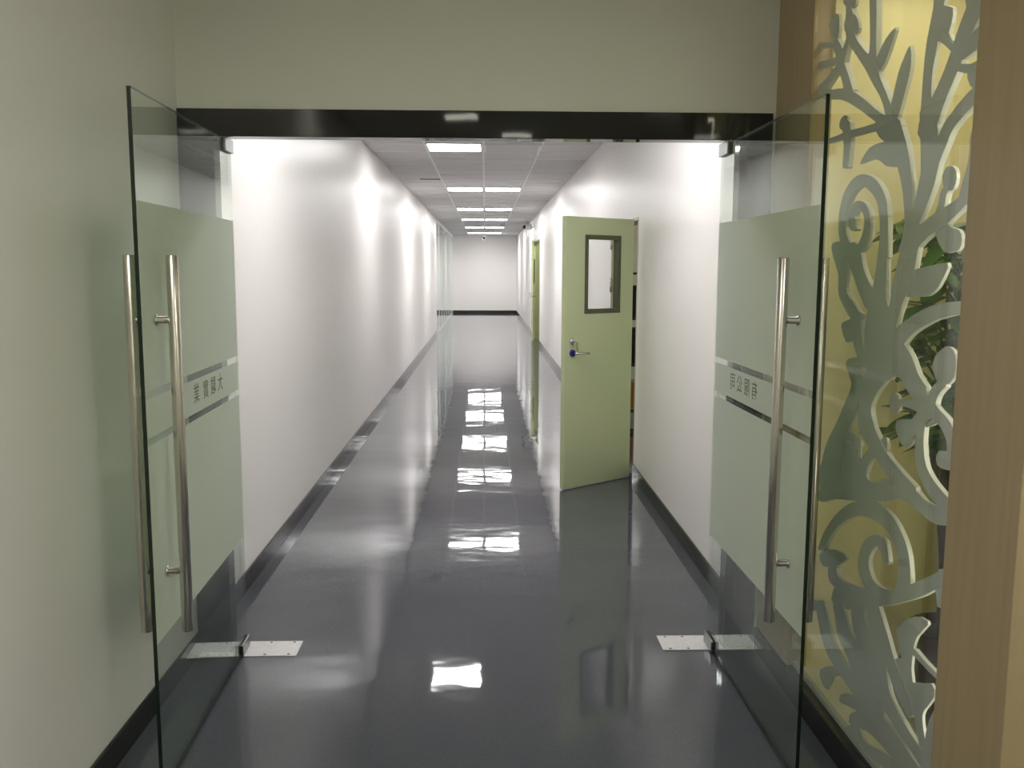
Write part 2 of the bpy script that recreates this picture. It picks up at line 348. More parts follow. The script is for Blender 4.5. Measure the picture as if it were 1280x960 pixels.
# ------------------------------------------------------------------ carved screen
# branches of the carved screen, in millimetres on its own plane: (y, z) of the left edge, (y, z) of the right edge
BRANCHES = """
2958,2614,2931,2605 2968,2611,2920,2596 2965,2577,2915,2561 2961,2542,2910,2527 2958,2513,2905,2498 2956,2492,2903,2477 2954,2476,2901,2461 2951,2457,2898,2443 2946,2429,2896,2416 2941,2397,2893,2385 2938,2370,2890,2358 2939,2350,2887,2337 2942,2334,2885,2320 2946,2318,2883,2302 2932,2307,2897,2298
3171,2654,3144,2647 3180,2651,3132,2638 3174,2634,3126,2621 3169,2616,3121,2603 3164,2599,3116,2586 3160,2583,3112,2570 3156,2568,3109,2555 3154,2554,3107,2541 3152,2540,3106,2527 3150,2527,3102,2515 3149,2518,3097,2506 3149,2511,3091,2498 3149,2504,3084,2490 3148,2496,3077,2478 3148,2484,3075,2464 3148,2469,3074,2450 3144,2451,3072,2435 3134,2431,3065,2422 3115,2410,3050,2407 3091,2389,3029,2389 3066,2369,3005,2372 3043,2352,2982,2355 3022,2335,2960,2341 3002,2320,2936,2328 2985,2307,2913,2313 2971,2296,2891,2298 2959,2286,2877,2283 2947,2275,2868,2270 2933,2262,2861,2258 2916,2246,2852,2245 2894,2227,2837,2228 2870,2207,2818,2208 2847,2188,2799,2188 2829,2169,2782,2168 2816,2153,2768,2151 2805,2137,2756,2135 2796,2122,2744,2119 2787,2106,2733,2103 2769,2097,2739,2096
3342,2271,3344,2290 3313,2258,3316,2292 3292,2255,3295,2288 3271,2251,3276,2284 3242,2246,3253,2280 3205,2239,3222,2277 3170,2233,3178,2272 3143,2226,3126,2262 3114,2217,3076,2246 3077,2204,3031,2229 3040,2189,2990,2211 3002,2173,2950,2192 2963,2156,2913,2173 2924,2138,2879,2155 2887,2121,2844,2139 2852,2104,2809,2123 2818,2089,2775,2108 2789,2084,2765,2095
3252,2453,3227,2451 3256,2447,3210,2443 3242,2432,3193,2427 3229,2417,3175,2411 3221,2404,3160,2394 3220,2392,3152,2377 3221,2378,3148,2363 3216,2361,3141,2350 3200,2340,3129,2334 3180,2321,3113,2316 3163,2303,3097,2297 3151,2286,3083,2279 3142,2269,3070,2261 3132,2252,3057,2244 3108,2240,3067,2236
3122,2432,3106,2426 3132,2431,3101,2421 3143,2419,3110,2408 3155,2407,3119,2394 3168,2396,3126,2382 3180,2386,3132,2370 3193,2378,3136,2359 3206,2370,3140,2348 3196,2359,3160,2347
3406,2459,3414,2472 3385,2450,3398,2474 3352,2444,3365,2468 3320,2439,3331,2462 3295,2434,3297,2455 3274,2428,3268,2447 3259,2424,3238,2437 3250,2419,3210,2424 3242,2412,3190,2409 3233,2401,3177,2395 3224,2389,3165,2383 3204,2380,3172,2376
3399,2388,3408,2403 3374,2379,3391,2406 3347,2375,3363,2402 3319,2372,3336,2397 3291,2368,3311,2394 3262,2366,3285,2391 3234,2363,3258,2388 3210,2362,3238,2387 3192,2361,3226,2387 3179,2362,3217,2388 3167,2362,3207,2389 3162,2369,3183,2384
3372,2289,3406,2307 3341,2284,3402,2317 3326,2288,3383,2319 3310,2292,3364,2320 3292,2297,3345,2323 3273,2303,3323,2327 3253,2310,3300,2332 3233,2318,3278,2338 3216,2327,3258,2344 3201,2335,3239,2351 3186,2344,3219,2358 3188,2350,3206,2358
2339,2389,2299,2376 2354,2382,2281,2361 2352,2370,2280,2348 2350,2357,2278,2336 2349,2345,2276,2324 2348,2335,2275,2313 2348,2327,2274,2306 2348,2323,2273,2299 2349,2321,2274,2292 2352,2315,2278,2283 2358,2306,2286,2272 2368,2294,2298,2261 2379,2281,2310,2249 2389,2268,2320,2238 2397,2256,2327,2228 2403,2245,2334,2218 2409,2234,2340,2207 2416,2223,2349,2196 2425,2210,2359,2183 2435,2196,2370,2170 2446,2182,2381,2156 2456,2169,2393,2143 2468,2157,2403,2131 2479,2145,2414,2119 2492,2133,2424,2107 2505,2122,2434,2094 2520,2110,2444,2081 2537,2098,2453,2067 2553,2086,2461,2054 2566,2074,2467,2043 2574,2062,2470,2035 2577,2052,2472,2028 2578,2043,2474,2020 2580,2034,2476,2012 2559,2015,2502,2003
2524,2288,2503,2295 2517,2276,2480,2288 2495,2265,2464,2275 2473,2254,2447,2263 2455,2244,2431,2251 2439,2234,2416,2240 2426,2224,2402,2231 2412,2215,2389,2221 2399,2211,2386,2215
2194,2229,2185,2204 2221,2243,2204,2198 2238,2246,2221,2202 2260,2249,2234,2204 2288,2249,2241,2205 2309,2242,2254,2204 2324,2233,2273,2200 2338,2226,2294,2194 2355,2223,2315,2190 2374,2220,2334,2187 2395,2217,2354,2184 2400,2207,2377,2189
2391,2169,2389,2179 2379,2161,2375,2180 2358,2154,2354,2174 2336,2147,2335,2169 2311,2141,2319,2166 2286,2138,2303,2166 2263,2136,2285,2167 2245,2134,2265,2167 2228,2133,2245,2165 2212,2132,2228,2163 2195,2130,2211,2161 2183,2136,2192,2153
2191,2112,2171,2092 2216,2119,2179,2081 2228,2118,2192,2080 2240,2116,2204,2079 2254,2115,2215,2078 2269,2112,2227,2076 2283,2108,2238,2074 2296,2104,2250,2071 2309,2100,2262,2068 2323,2095,2276,2064 2338,2089,2290,2059 2353,2082,2305,2053 2369,2075,2321,2047 2383,2067,2335,2041 2397,2060,2349,2034 2411,2052,2363,2028 2425,2044,2375,2021 2437,2035,2386,2013 2447,2024,2394,2005 2455,2014,2401,1996 2463,2004,2407,1986 2471,1995,2415,1976 2481,1988,2423,1966 2493,1980,2431,1957 2505,1972,2437,1948 2516,1962,2443,1940 2526,1951,2448,1930 2534,1939,2452,1919 2541,1928,2457,1908 2548,1915,2462,1896 2553,1902,2469,1884 2558,1888,2476,1871 2563,1874,2484,1857 2567,1860,2492,1844 2572,1845,2502,1831 2577,1830,2513,1817 2581,1815,2524,1804 2586,1802,2532,1792 2590,1790,2538,1781 2593,1779,2542,1771 2596,1769,2546,1762 2599,1759,2549,1752 2590,1750,2563,1747
2557,2102,2505,2095 2575,2091,2480,2078 2570,2065,2472,2052 2565,2038,2463,2026 2560,2011,2457,1998 2554,1980,2454,1967 2550,1947,2453,1934 2547,1919,2457,1905 2549,1898,2466,1881 2554,1880,2479,1863 2559,1861,2492,1847 2564,1844,2505,1831 2570,1827,2517,1816 2576,1812,2528,1802 2583,1798,2536,1789 2591,1785,2542,1777 2598,1769,2545,1762 2604,1749,2544,1744 2609,1727,2542,1723 2615,1706,2539,1702 2598,1694,2556,1692
2790,2106,2731,2105 2802,2091,2696,2089 2782,2066,2679,2065 2762,2042,2662,2041 2743,2019,2646,2018 2726,1997,2634,1996 2710,1976,2624,1974 2695,1956,2616,1954 2682,1935,2609,1933 2670,1915,2603,1913 2659,1895,2597,1892 2650,1872,2593,1870 2642,1849,2589,1847 2636,1827,2585,1825 2631,1807,2580,1805 2629,1788,2574,1785 2630,1769,2570,1765 2637,1750,2567,1743 2647,1729,2565,1722 2659,1709,2564,1700 2639,1694,2587,1689
3261,2100,3271,2110 3244,2095,3262,2114 3214,2095,3232,2114 3185,2095,3203,2114 3155,2094,3175,2114 3128,2093,3149,2115 3102,2093,3123,2116 3071,2092,3091,2116 3033,2090,3051,2114 2991,2089,3007,2112 2950,2088,2967,2110 2913,2087,2930,2109 2878,2086,2895,2108 2845,2084,2864,2108 2817,2083,2837,2108 2791,2081,2812,2109 2765,2079,2789,2110 2752,2085,2764,2102
3127,2156,3088,2152 3140,2150,3069,2141 3135,2137,3065,2129 3130,2125,3060,2116 3126,2112,3057,2103 3121,2098,3056,2089 3117,2083,3056,2074 3114,2066,3057,2057 3114,2046,3060,2038 3115,2024,3063,2016 3117,2002,3067,1995 3106,1995,3078,1991
2738,1683,2769,1683 2727,1690,2783,1691 2729,1706,2785,1707 2731,1721,2786,1722 2733,1737,2788,1738 2735,1752,2791,1754 2736,1768,2793,1770 2738,1784,2795,1786 2740,1799,2798,1802 2742,1815,2802,1817 2746,1829,2808,1831 2750,1844,2813,1845 2756,1859,2821,1857 2766,1874,2832,1869 2781,1890,2847,1880 2798,1905,2866,1892 2819,1920,2886,1902 2843,1933,2903,1910 2871,1944,2917,1915 2903,1953,2929,1919 2939,1959,2936,1921 2978,1960,2942,1922 3010,1955,2954,1921 3037,1946,2974,1917 3060,1935,2995,1910 3079,1923,3013,1903 3094,1910,3028,1894 3105,1896,3040,1883 3113,1881,3050,1870 3120,1866,3058,1857 3125,1850,3064,1842 3128,1832,3067,1827 3129,1815,3067,1811 3127,1798,3065,1796 3123,1782,3059,1783 3115,1766,3050,1769 3105,1751,3039,1757 3091,1738,3028,1748 3074,1727,3017,1740 3053,1717,3006,1734 3029,1709,2996,1730 3001,1704,2991,1728 2971,1703,2985,1729 2944,1706,2975,1730 2920,1711,2965,1733 2900,1719,2956,1737 2886,1730,2946,1743 2878,1743,2935,1752 2872,1755,2926,1763 2868,1767,2919,1774 2866,1779,2914,1784 2864,1791,2912,1794 2865,1802,2911,1805 2868,1813,2914,1814 2872,1825,2919,1824 2879,1836,2927,1834 2888,1847,2936,1842 2899,1857,2944,1848 2915,1866,2951,1851 2936,1872,2957,1853 2960,1877,2959,1853 2987,1876,2957,1854 3006,1870,2961,1853 3019,1862,2971,1848 3029,1852,2980,1841 3036,1842,2987,1834 3041,1832,2989,1826 3043,1820,2988,1817 3043,1809,2985,1807 3040,1799,2982,1801 3030,1790,2982,1799 3015,1784,2982,1798 3004,1782,2976,1795 2995,1780,2969,1791 2980,1779,2966,1785
2397,1875,2384,1869 2407,1874,2383,1864 2414,1871,2388,1860 2421,1867,2392,1856 2428,1860,2395,1852 2431,1851,2398,1845 2433,1841,2400,1835 2436,1831,2402,1825 2442,1821,2405,1814 2449,1811,2408,1803 2456,1801,2411,1792 2449,1792,2424,1787
2283,1852,2264,1841 2300,1852,2265,1832 2313,1846,2276,1826 2326,1841,2288,1820 2340,1836,2300,1813 2355,1831,2314,1806 2371,1826,2328,1799 2389,1821,2343,1792 2407,1817,2359,1785 2427,1812,2375,1778 2449,1807,2394,1770 2474,1799,2420,1762 2502,1790,2448,1755 2531,1779,2473,1747 2558,1768,2494,1737 2582,1757,2515,1727 2607,1747,2536,1715 2609,1731,2570,1713
2267,2016,2243,2009 2280,2013,2237,2000 2285,2006,2239,1993 2290,1999,2240,1986 2294,1987,2242,1976 2295,1969,2244,1959 2295,1947,2246,1938 2297,1927,2249,1917 2302,1910,2254,1899 2309,1894,2259,1883 2316,1879,2264,1868 2322,1864,2267,1853 2328,1850,2271,1839 2334,1836,2274,1824 2323,1824,2290,1818
2593,1761,2543,1754 2619,1752,2528,1739 2630,1734,2534,1720 2640,1716,2539,1702 2650,1698,2544,1685 2657,1681,2548,1670 2663,1665,2551,1654 2668,1650,2557,1638 2675,1635,2565,1622 2683,1618,2575,1606 2689,1601,2585,1591 2692,1585,2596,1577 2693,1570,2607,1563 2697,1555,2618,1547 2708,1537,2628,1529 2722,1519,2637,1510 2741,1502,2644,1490 2767,1487,2650,1470 2800,1472,2654,1449 2833,1455,2657,1430 2817,1424,2718,1411
2777,1760,2746,1758 2790,1754,2734,1750 2794,1730,2734,1726 2798,1706,2734,1703 2802,1683,2734,1680 2806,1661,2733,1658 2810,1639,2733,1637 2815,1620,2731,1617 2820,1603,2731,1600 2826,1587,2730,1585 2833,1567,2725,1568 2844,1542,2711,1547 2856,1514,2693,1522 2865,1485,2678,1497 2866,1456,2668,1471 2863,1425,2661,1443 2858,1395,2654,1419 2851,1370,2647,1397 2842,1347,2640,1377 2833,1325,2633,1357 2776,1307,2667,1325
3065,1738,2987,1745 3082,1717,2942,1731 3050,1692,2928,1706 3019,1668,2915,1681 2992,1645,2900,1658 2972,1626,2883,1640 2956,1608,2864,1624 2938,1589,2843,1609 2916,1570,2818,1594 2894,1551,2790,1579 2873,1533,2761,1564 2825,1526,2765,1544
3170,1747,3111,1751 3185,1733,3078,1740 3176,1719,3068,1726 3166,1705,3057,1713 3155,1690,3049,1697 3139,1673,3042,1680 3121,1655,3037,1660 3107,1637,3033,1639 3103,1616,3033,1616 3104,1593,3034,1594 3096,1568,3027,1577 3074,1547,3006,1563 3047,1529,2975,1550 3025,1514,2947,1535 3003,1502,2928,1519 2982,1490,2915,1504 2967,1477,2903,1486 2962,1460,2894,1466 2961,1438,2888,1445 2953,1414,2879,1426 2933,1391,2864,1405 2908,1368,2844,1384 2883,1347,2824,1361 2863,1343,2831,1351
2648,1411,2703,1424 2607,1421,2706,1444 2590,1437,2682,1460 2574,1451,2657,1475 2555,1464,2626,1492 2531,1477,2591,1507 2502,1489,2555,1521 2471,1500,2519,1534 2441,1510,2483,1545 2411,1519,2445,1555 2378,1526,2403,1563 2337,1534,2354,1569 2292,1540,2304,1573 2255,1546,2265,1576 2232,1548,2239,1578 2216,1549,2222,1579 2200,1551,2205,1579 2185,1558,2188,1574
2701,1431,2658,1452 2695,1413,2618,1452 2674,1405,2600,1443 2653,1398,2581,1435 2637,1392,2563,1425 2623,1386,2548,1416 2612,1380,2536,1407 2600,1372,2524,1396 2587,1362,2513,1384 2572,1350,2502,1372 2555,1337,2491,1361 2536,1326,2477,1352 2517,1316,2460,1343 2498,1307,2442,1334 2472,1306,2442,1321
3034,1444,3063,1457 3003,1446,3055,1469 2980,1456,3028,1478 2955,1466,3003,1486 2933,1477,2982,1493 2917,1487,2967,1500 2905,1496,2953,1507 2894,1504,2939,1515 2895,1512,2920,1519
2667,1357,2647,1377 2653,1345,2617,1381 2627,1341,2591,1378 2605,1337,2563,1375 2591,1334,2535,1369 2584,1330,2513,1359 2576,1323,2501,1350 2562,1313,2490,1343 2544,1303,2475,1335 2524,1293,2458,1325 2506,1284,2440,1316 2491,1273,2421,1308 2476,1263,2402,1300 2462,1253,2383,1292 2425,1252,2382,1274
2356,1364,2336,1356 2375,1361,2338,1346 2384,1355,2347,1340 2394,1348,2355,1335 2405,1340,2362,1330 2415,1331,2369,1323 2424,1322,2376,1316 2433,1311,2381,1307 2443,1300,2384,1297 2453,1288,2387,1286 2463,1277,2389,1275 2453,1264,2412,1264
2829,1414,2710,1426 2874,1380,2658,1404 2864,1367,2662,1392 2853,1355,2664,1379 2845,1348,2667,1362 2840,1342,2676,1342 2841,1334,2693,1322 2851,1322,2713,1305 2866,1305,2729,1292 2879,1286,2743,1281 2884,1266,2756,1268 2884,1248,2770,1253 2883,1230,2782,1238 2882,1212,2788,1223 2882,1194,2787,1209 2882,1176,2781,1196 2879,1159,2772,1184 2872,1142,2763,1173 2857,1128,2754,1163 2839,1117,2743,1154 2820,1107,2730,1144 2801,1097,2715,1134 2782,1088,2700,1124 2761,1079,2685,1114 2740,1070,2669,1105 2717,1061,2650,1097 2693,1051,2628,1088 2668,1042,2603,1081 2643,1033,2578,1073 2618,1025,2554,1066 2594,1018,2532,1060 2570,1012,2510,1054 2547,1007,2489,1049 2524,1001,2467,1043 2493,1007,2462,1029
2991,1355,2925,1368 3008,1336,2889,1359 2994,1324,2884,1346 2980,1312,2878,1333 2968,1299,2873,1320 2958,1288,2865,1309 2952,1280,2856,1294 2953,1269,2856,1273 2968,1243,2872,1243 2994,1210,2895,1209 3019,1179,2915,1179 3038,1155,2929,1157 3055,1135,2940,1137 3074,1113,2951,1116 3099,1088,2962,1093 3126,1060,2972,1069 3148,1030,2982,1044 3164,1000,2995,1018 3174,967,3007,993 3173,933,3011,972 3154,905,3003,954 3127,883,2985,934 3101,863,2965,913 3055,861,2980,889
3027,1101,3005,1118 3018,1092,2979,1122 2981,1089,2944,1118 2949,1086,2906,1114 2934,1082,2874,1103 2934,1072,2866,1083 2942,1053,2870,1063 2948,1032,2870,1048 2943,1014,2862,1038 2935,999,2848,1027 2929,985,2835,1015 2899,981,2847,998
2730,1127,2696,1121 2758,1118,2696,1108 2781,1097,2724,1089 2805,1076,2753,1070 2828,1056,2775,1052 2847,1038,2786,1038 2863,1023,2793,1025 2878,1009,2799,1011 2869,997,2826,999
2636,1254,2638,1266 2620,1251,2624,1274 2601,1254,2604,1276 2583,1257,2583,1279 2563,1259,2559,1282 2537,1259,2530,1286 2509,1258,2497,1290 2490,1256,2465,1292 2480,1252,2437,1291 2471,1246,2416,1289 2459,1240,2399,1287 2421,1245,2388,1271
2426,1269,2402,1260 2449,1265,2406,1249 2466,1252,2426,1238 2484,1239,2446,1227 2503,1224,2463,1216 2518,1209,2477,1204 2532,1194,2489,1190 2546,1179,2501,1175 2542,1171,2518,1169
2466,1241,2445,1243 2476,1234,2437,1238 2481,1213,2438,1217 2486,1191,2440,1197 2488,1168,2439,1177 2487,1146,2435,1157 2483,1124,2429,1138 2475,1104,2420,1122 2463,1087,2409,1109 2447,1074,2394,1099 2431,1062,2378,1090 2416,1052,2363,1083 2400,1043,2347,1077 2382,1036,2330,1071 2360,1029,2312,1065 2338,1024,2292,1059 2316,1018,2273,1052 2293,1022,2269,1041
2457,1271,2428,1293 2448,1257,2396,1296 2431,1254,2384,1291 2415,1253,2372,1285 2399,1249,2359,1279 2381,1245,2342,1274 2365,1241,2323,1267 2352,1235,2305,1258 2339,1227,2292,1246 2327,1217,2283,1232 2318,1206,2276,1218 2313,1194,2271,1204 2311,1182,2269,1189 2312,1170,2269,1176 2315,1160,2273,1162 2320,1151,2280,1148 2320,1149,2296,1134 2312,1152,2325,1127 2320,1153,2343,1129 2333,1155,2356,1131 2349,1151,2362,1138
3185,816,3215,832 3141,824,3195,852 3092,844,3150,873 3045,863,3104,896 3005,878,3054,918 2973,888,2998,939 2944,894,2941,954 2910,898,2891,964 2869,904,2849,971 2824,912,2814,978 2781,921,2777,985 2740,931,2739,993 2702,941,2703,1000 2669,950,2672,1005 2640,959,2648,1009 2617,968,2625,1012 2598,976,2602,1015 2580,981,2579,1019 2562,985,2558,1024 2545,987,2535,1029 2533,987,2510,1034 2523,987,2482,1036 2510,987,2458,1032 2492,985,2440,1027 2470,983,2424,1021 2446,980,2407,1018 2424,977,2385,1018 2400,973,2362,1019 2374,970,2340,1021 2343,971,2324,1024 2311,977,2310,1027 2282,985,2293,1032 2259,993,2271,1038 2238,1000,2248,1045 2215,1018,2220,1042
3133,644,3167,638 3113,655,3176,644 3102,671,3166,660 3093,687,3157,676 3082,701,3146,693 3067,717,3131,712 3048,736,3113,733 3025,756,3091,755 3001,775,3067,777 2975,792,3041,800 2948,809,3012,821 2918,825,2980,842 2891,839,2945,863 2866,849,2906,882 2844,856,2866,898 2820,862,2825,911 2796,866,2785,921 2774,870,2747,928 2752,873,2711,931 2728,875,2677,932 2705,876,2647,930 2683,875,2620,926 2662,873,2597,920 2642,870,2576,912 2623,865,2558,904 2606,859,2542,894 2591,851,2527,884 2577,841,2513,873 2566,831,2500,861 2557,819,2490,848 2551,806,2482,833 2547,791,2476,817 2545,775,2471,801 2544,760,2467,786 2545,748,2465,773 2549,737,2465,761 2553,725,2465,750 2557,712,2464,740 2537,704,2486,719
2613,771,2632,762 2607,778,2643,763 2611,788,2651,772 2614,799,2659,781 2618,809,2667,788 2623,818,2675,794 2628,826,2683,799 2635,832,2690,802 2646,838,2695,802 2665,840,2695,801 2690,837,2695,800 2716,830,2700,798 2743,819,2704,795 2769,804,2707,793 2788,788,2714,787 2802,772,2725,777 2814,755,2735,765 2822,738,2742,754 2826,722,2745,744 2828,707,2746,733 2825,693,2744,723 2820,680,2740,713 2811,668,2733,704 2799,657,2724,696 2783,648,2714,689 2761,641,2701,685 2735,639,2685,683 2706,640,2666,682 2673,643,2645,683 2638,650,2624,687 2602,661,2601,694 2567,674,2574,704 2534,687,2543,717 2505,699,2512,730 2486,714,2490,730
2986,519,2978,554 2947,518,2933,581 2890,536,2877,598 2835,554,2825,613 2777,573,2774,630 2719,595,2721,647 2661,618,2670,664 2602,643,2621,683 2543,671,2570,706 2488,699,2518,732 2444,723,2475,754 2412,740,2447,769 2388,754,2427,781 2363,770,2404,794 2332,790,2372,813 2300,812,2338,834 2276,828,2307,852 2260,838,2281,864 2246,845,2262,872 2230,854,2244,878 2218,867,2226,880
3056,616,3016,630 3072,602,2999,627 3072,589,2995,615 3071,573,2991,606 3053,559,2983,602 3016,555,2959,601 2973,555,2921,603 2935,556,2882,605 2901,568,2872,595
3160,446,3115,466 3173,430,3092,466 3169,419,3084,457 3164,408,3076,448 3156,395,3067,437 3145,380,3056,422 3131,362,3043,405 3114,345,3028,389 3096,327,3010,374 3075,311,2990,360 3049,296,2966,348 3017,287,2939,340 2982,280,2908,334 2946,275,2875,330 2908,270,2838,327 2870,266,2798,325 2835,262,2761,324 2808,258,2730,323 2782,254,2702,322 2754,250,2675,322 2724,249,2645,322 2693,248,2614,323 2663,247,2583,324 2620,265,2577,307
3003,506,2958,526 3016,489,2934,527 3005,471,2920,511 2994,454,2907,496 2984,437,2893,482 2977,423,2880,470 2969,408,2869,462 2953,393,2853,455 2925,381,2826,448 2894,370,2790,442 2869,359,2755,433 2851,345,2728,420 2835,328,2705,407 2818,311,2684,392 2800,292,2662,376 2780,273,2641,359 2761,253,2620,343 2713,261,2636,310
2845,568,2798,587 2862,550,2776,585 2858,531,2768,569 2856,512,2761,552 2850,492,2753,539 2839,474,2741,529 2819,459,2720,524 2797,447,2693,521 2777,438,2661,518 2764,429,2634,509 2754,418,2615,496 2744,404,2603,481 2733,390,2594,466 2720,376,2586,453 2704,365,2579,439 2688,355,2573,424 2670,346,2567,410 2652,338,2560,399 2634,332,2552,390 2616,329,2544,383 2599,325,2533,376 2581,322,2520,369 2563,316,2504,363 2545,310,2487,357 2526,305,2469,351 2505,300,2450,346 2482,296,2431,340 2458,293,2411,335 2435,291,2391,330 2414,288,2372,326 2395,285,2355,322 2378,281,2338,318 2363,278,2323,315 2349,275,2309,312 2337,272,2297,309 2327,269,2287,306 2317,266,2277,303 2307,263,2268,300 2290,269,2269,289
2728,606,2685,625 2741,588,2663,624 2737,568,2647,610 2733,547,2632,596 2722,528,2619,584 2701,515,2606,572 2675,507,2592,559 2653,499,2578,545 2633,490,2565,531 2615,481,2554,518 2597,470,2540,505 2580,455,2523,491 2564,439,2504,478 2547,425,2485,466 2528,412,2467,454 2508,402,2448,443 2489,392,2432,432 2474,385,2421,421 2460,378,2412,411 2445,371,2404,400 2431,374,2408,390
2439,572,2427,583 2438,567,2416,586 2417,564,2397,583 2397,562,2378,580 2372,560,2355,577 2339,558,2323,575 2303,557,2288,573 2273,556,2258,572 2251,556,2237,572 2234,557,2221,573 2217,558,2204,574 2209,562,2202,571
2922,184,2908,210 2903,181,2877,229 2880,188,2854,238 2859,195,2829,246 2837,201,2801,255 2808,208,2768,264 2776,216,2735,273 2744,224,2703,281 2710,243,2688,274
2831,148,2830,176 2798,153,2797,203 2762,168,2761,223 2733,179,2720,246 2713,185,2673,267 2696,190,2631,280 2676,194,2596,286 2649,198,2562,289 2614,200,2525,288 2575,201,2489,285 2538,201,2455,281 2504,201,2425,276 2471,200,2397,271 2440,198,2371,268 2413,197,2346,266 2388,197,2323,264 2363,196,2299,263 2331,211,2297,247
2855,118,2797,163 2860,94,2755,176 2825,93,2735,165 2789,92,2717,154 2746,95,2695,149 2697,107,2663,156 2651,122,2620,170 2612,133,2575,183 2578,140,2536,190 2543,145,2501,194 2508,150,2467,199 2484,163,2461,190
2243,537,2215,545 2258,523,2209,538 2278,492,2215,511 2297,459,2220,484 2313,428,2226,458 2323,400,2234,434 2328,374,2243,411 2330,347,2248,387 2330,318,2248,362 2327,289,2245,335 2325,260,2242,308 2304,258,2259,285
"""
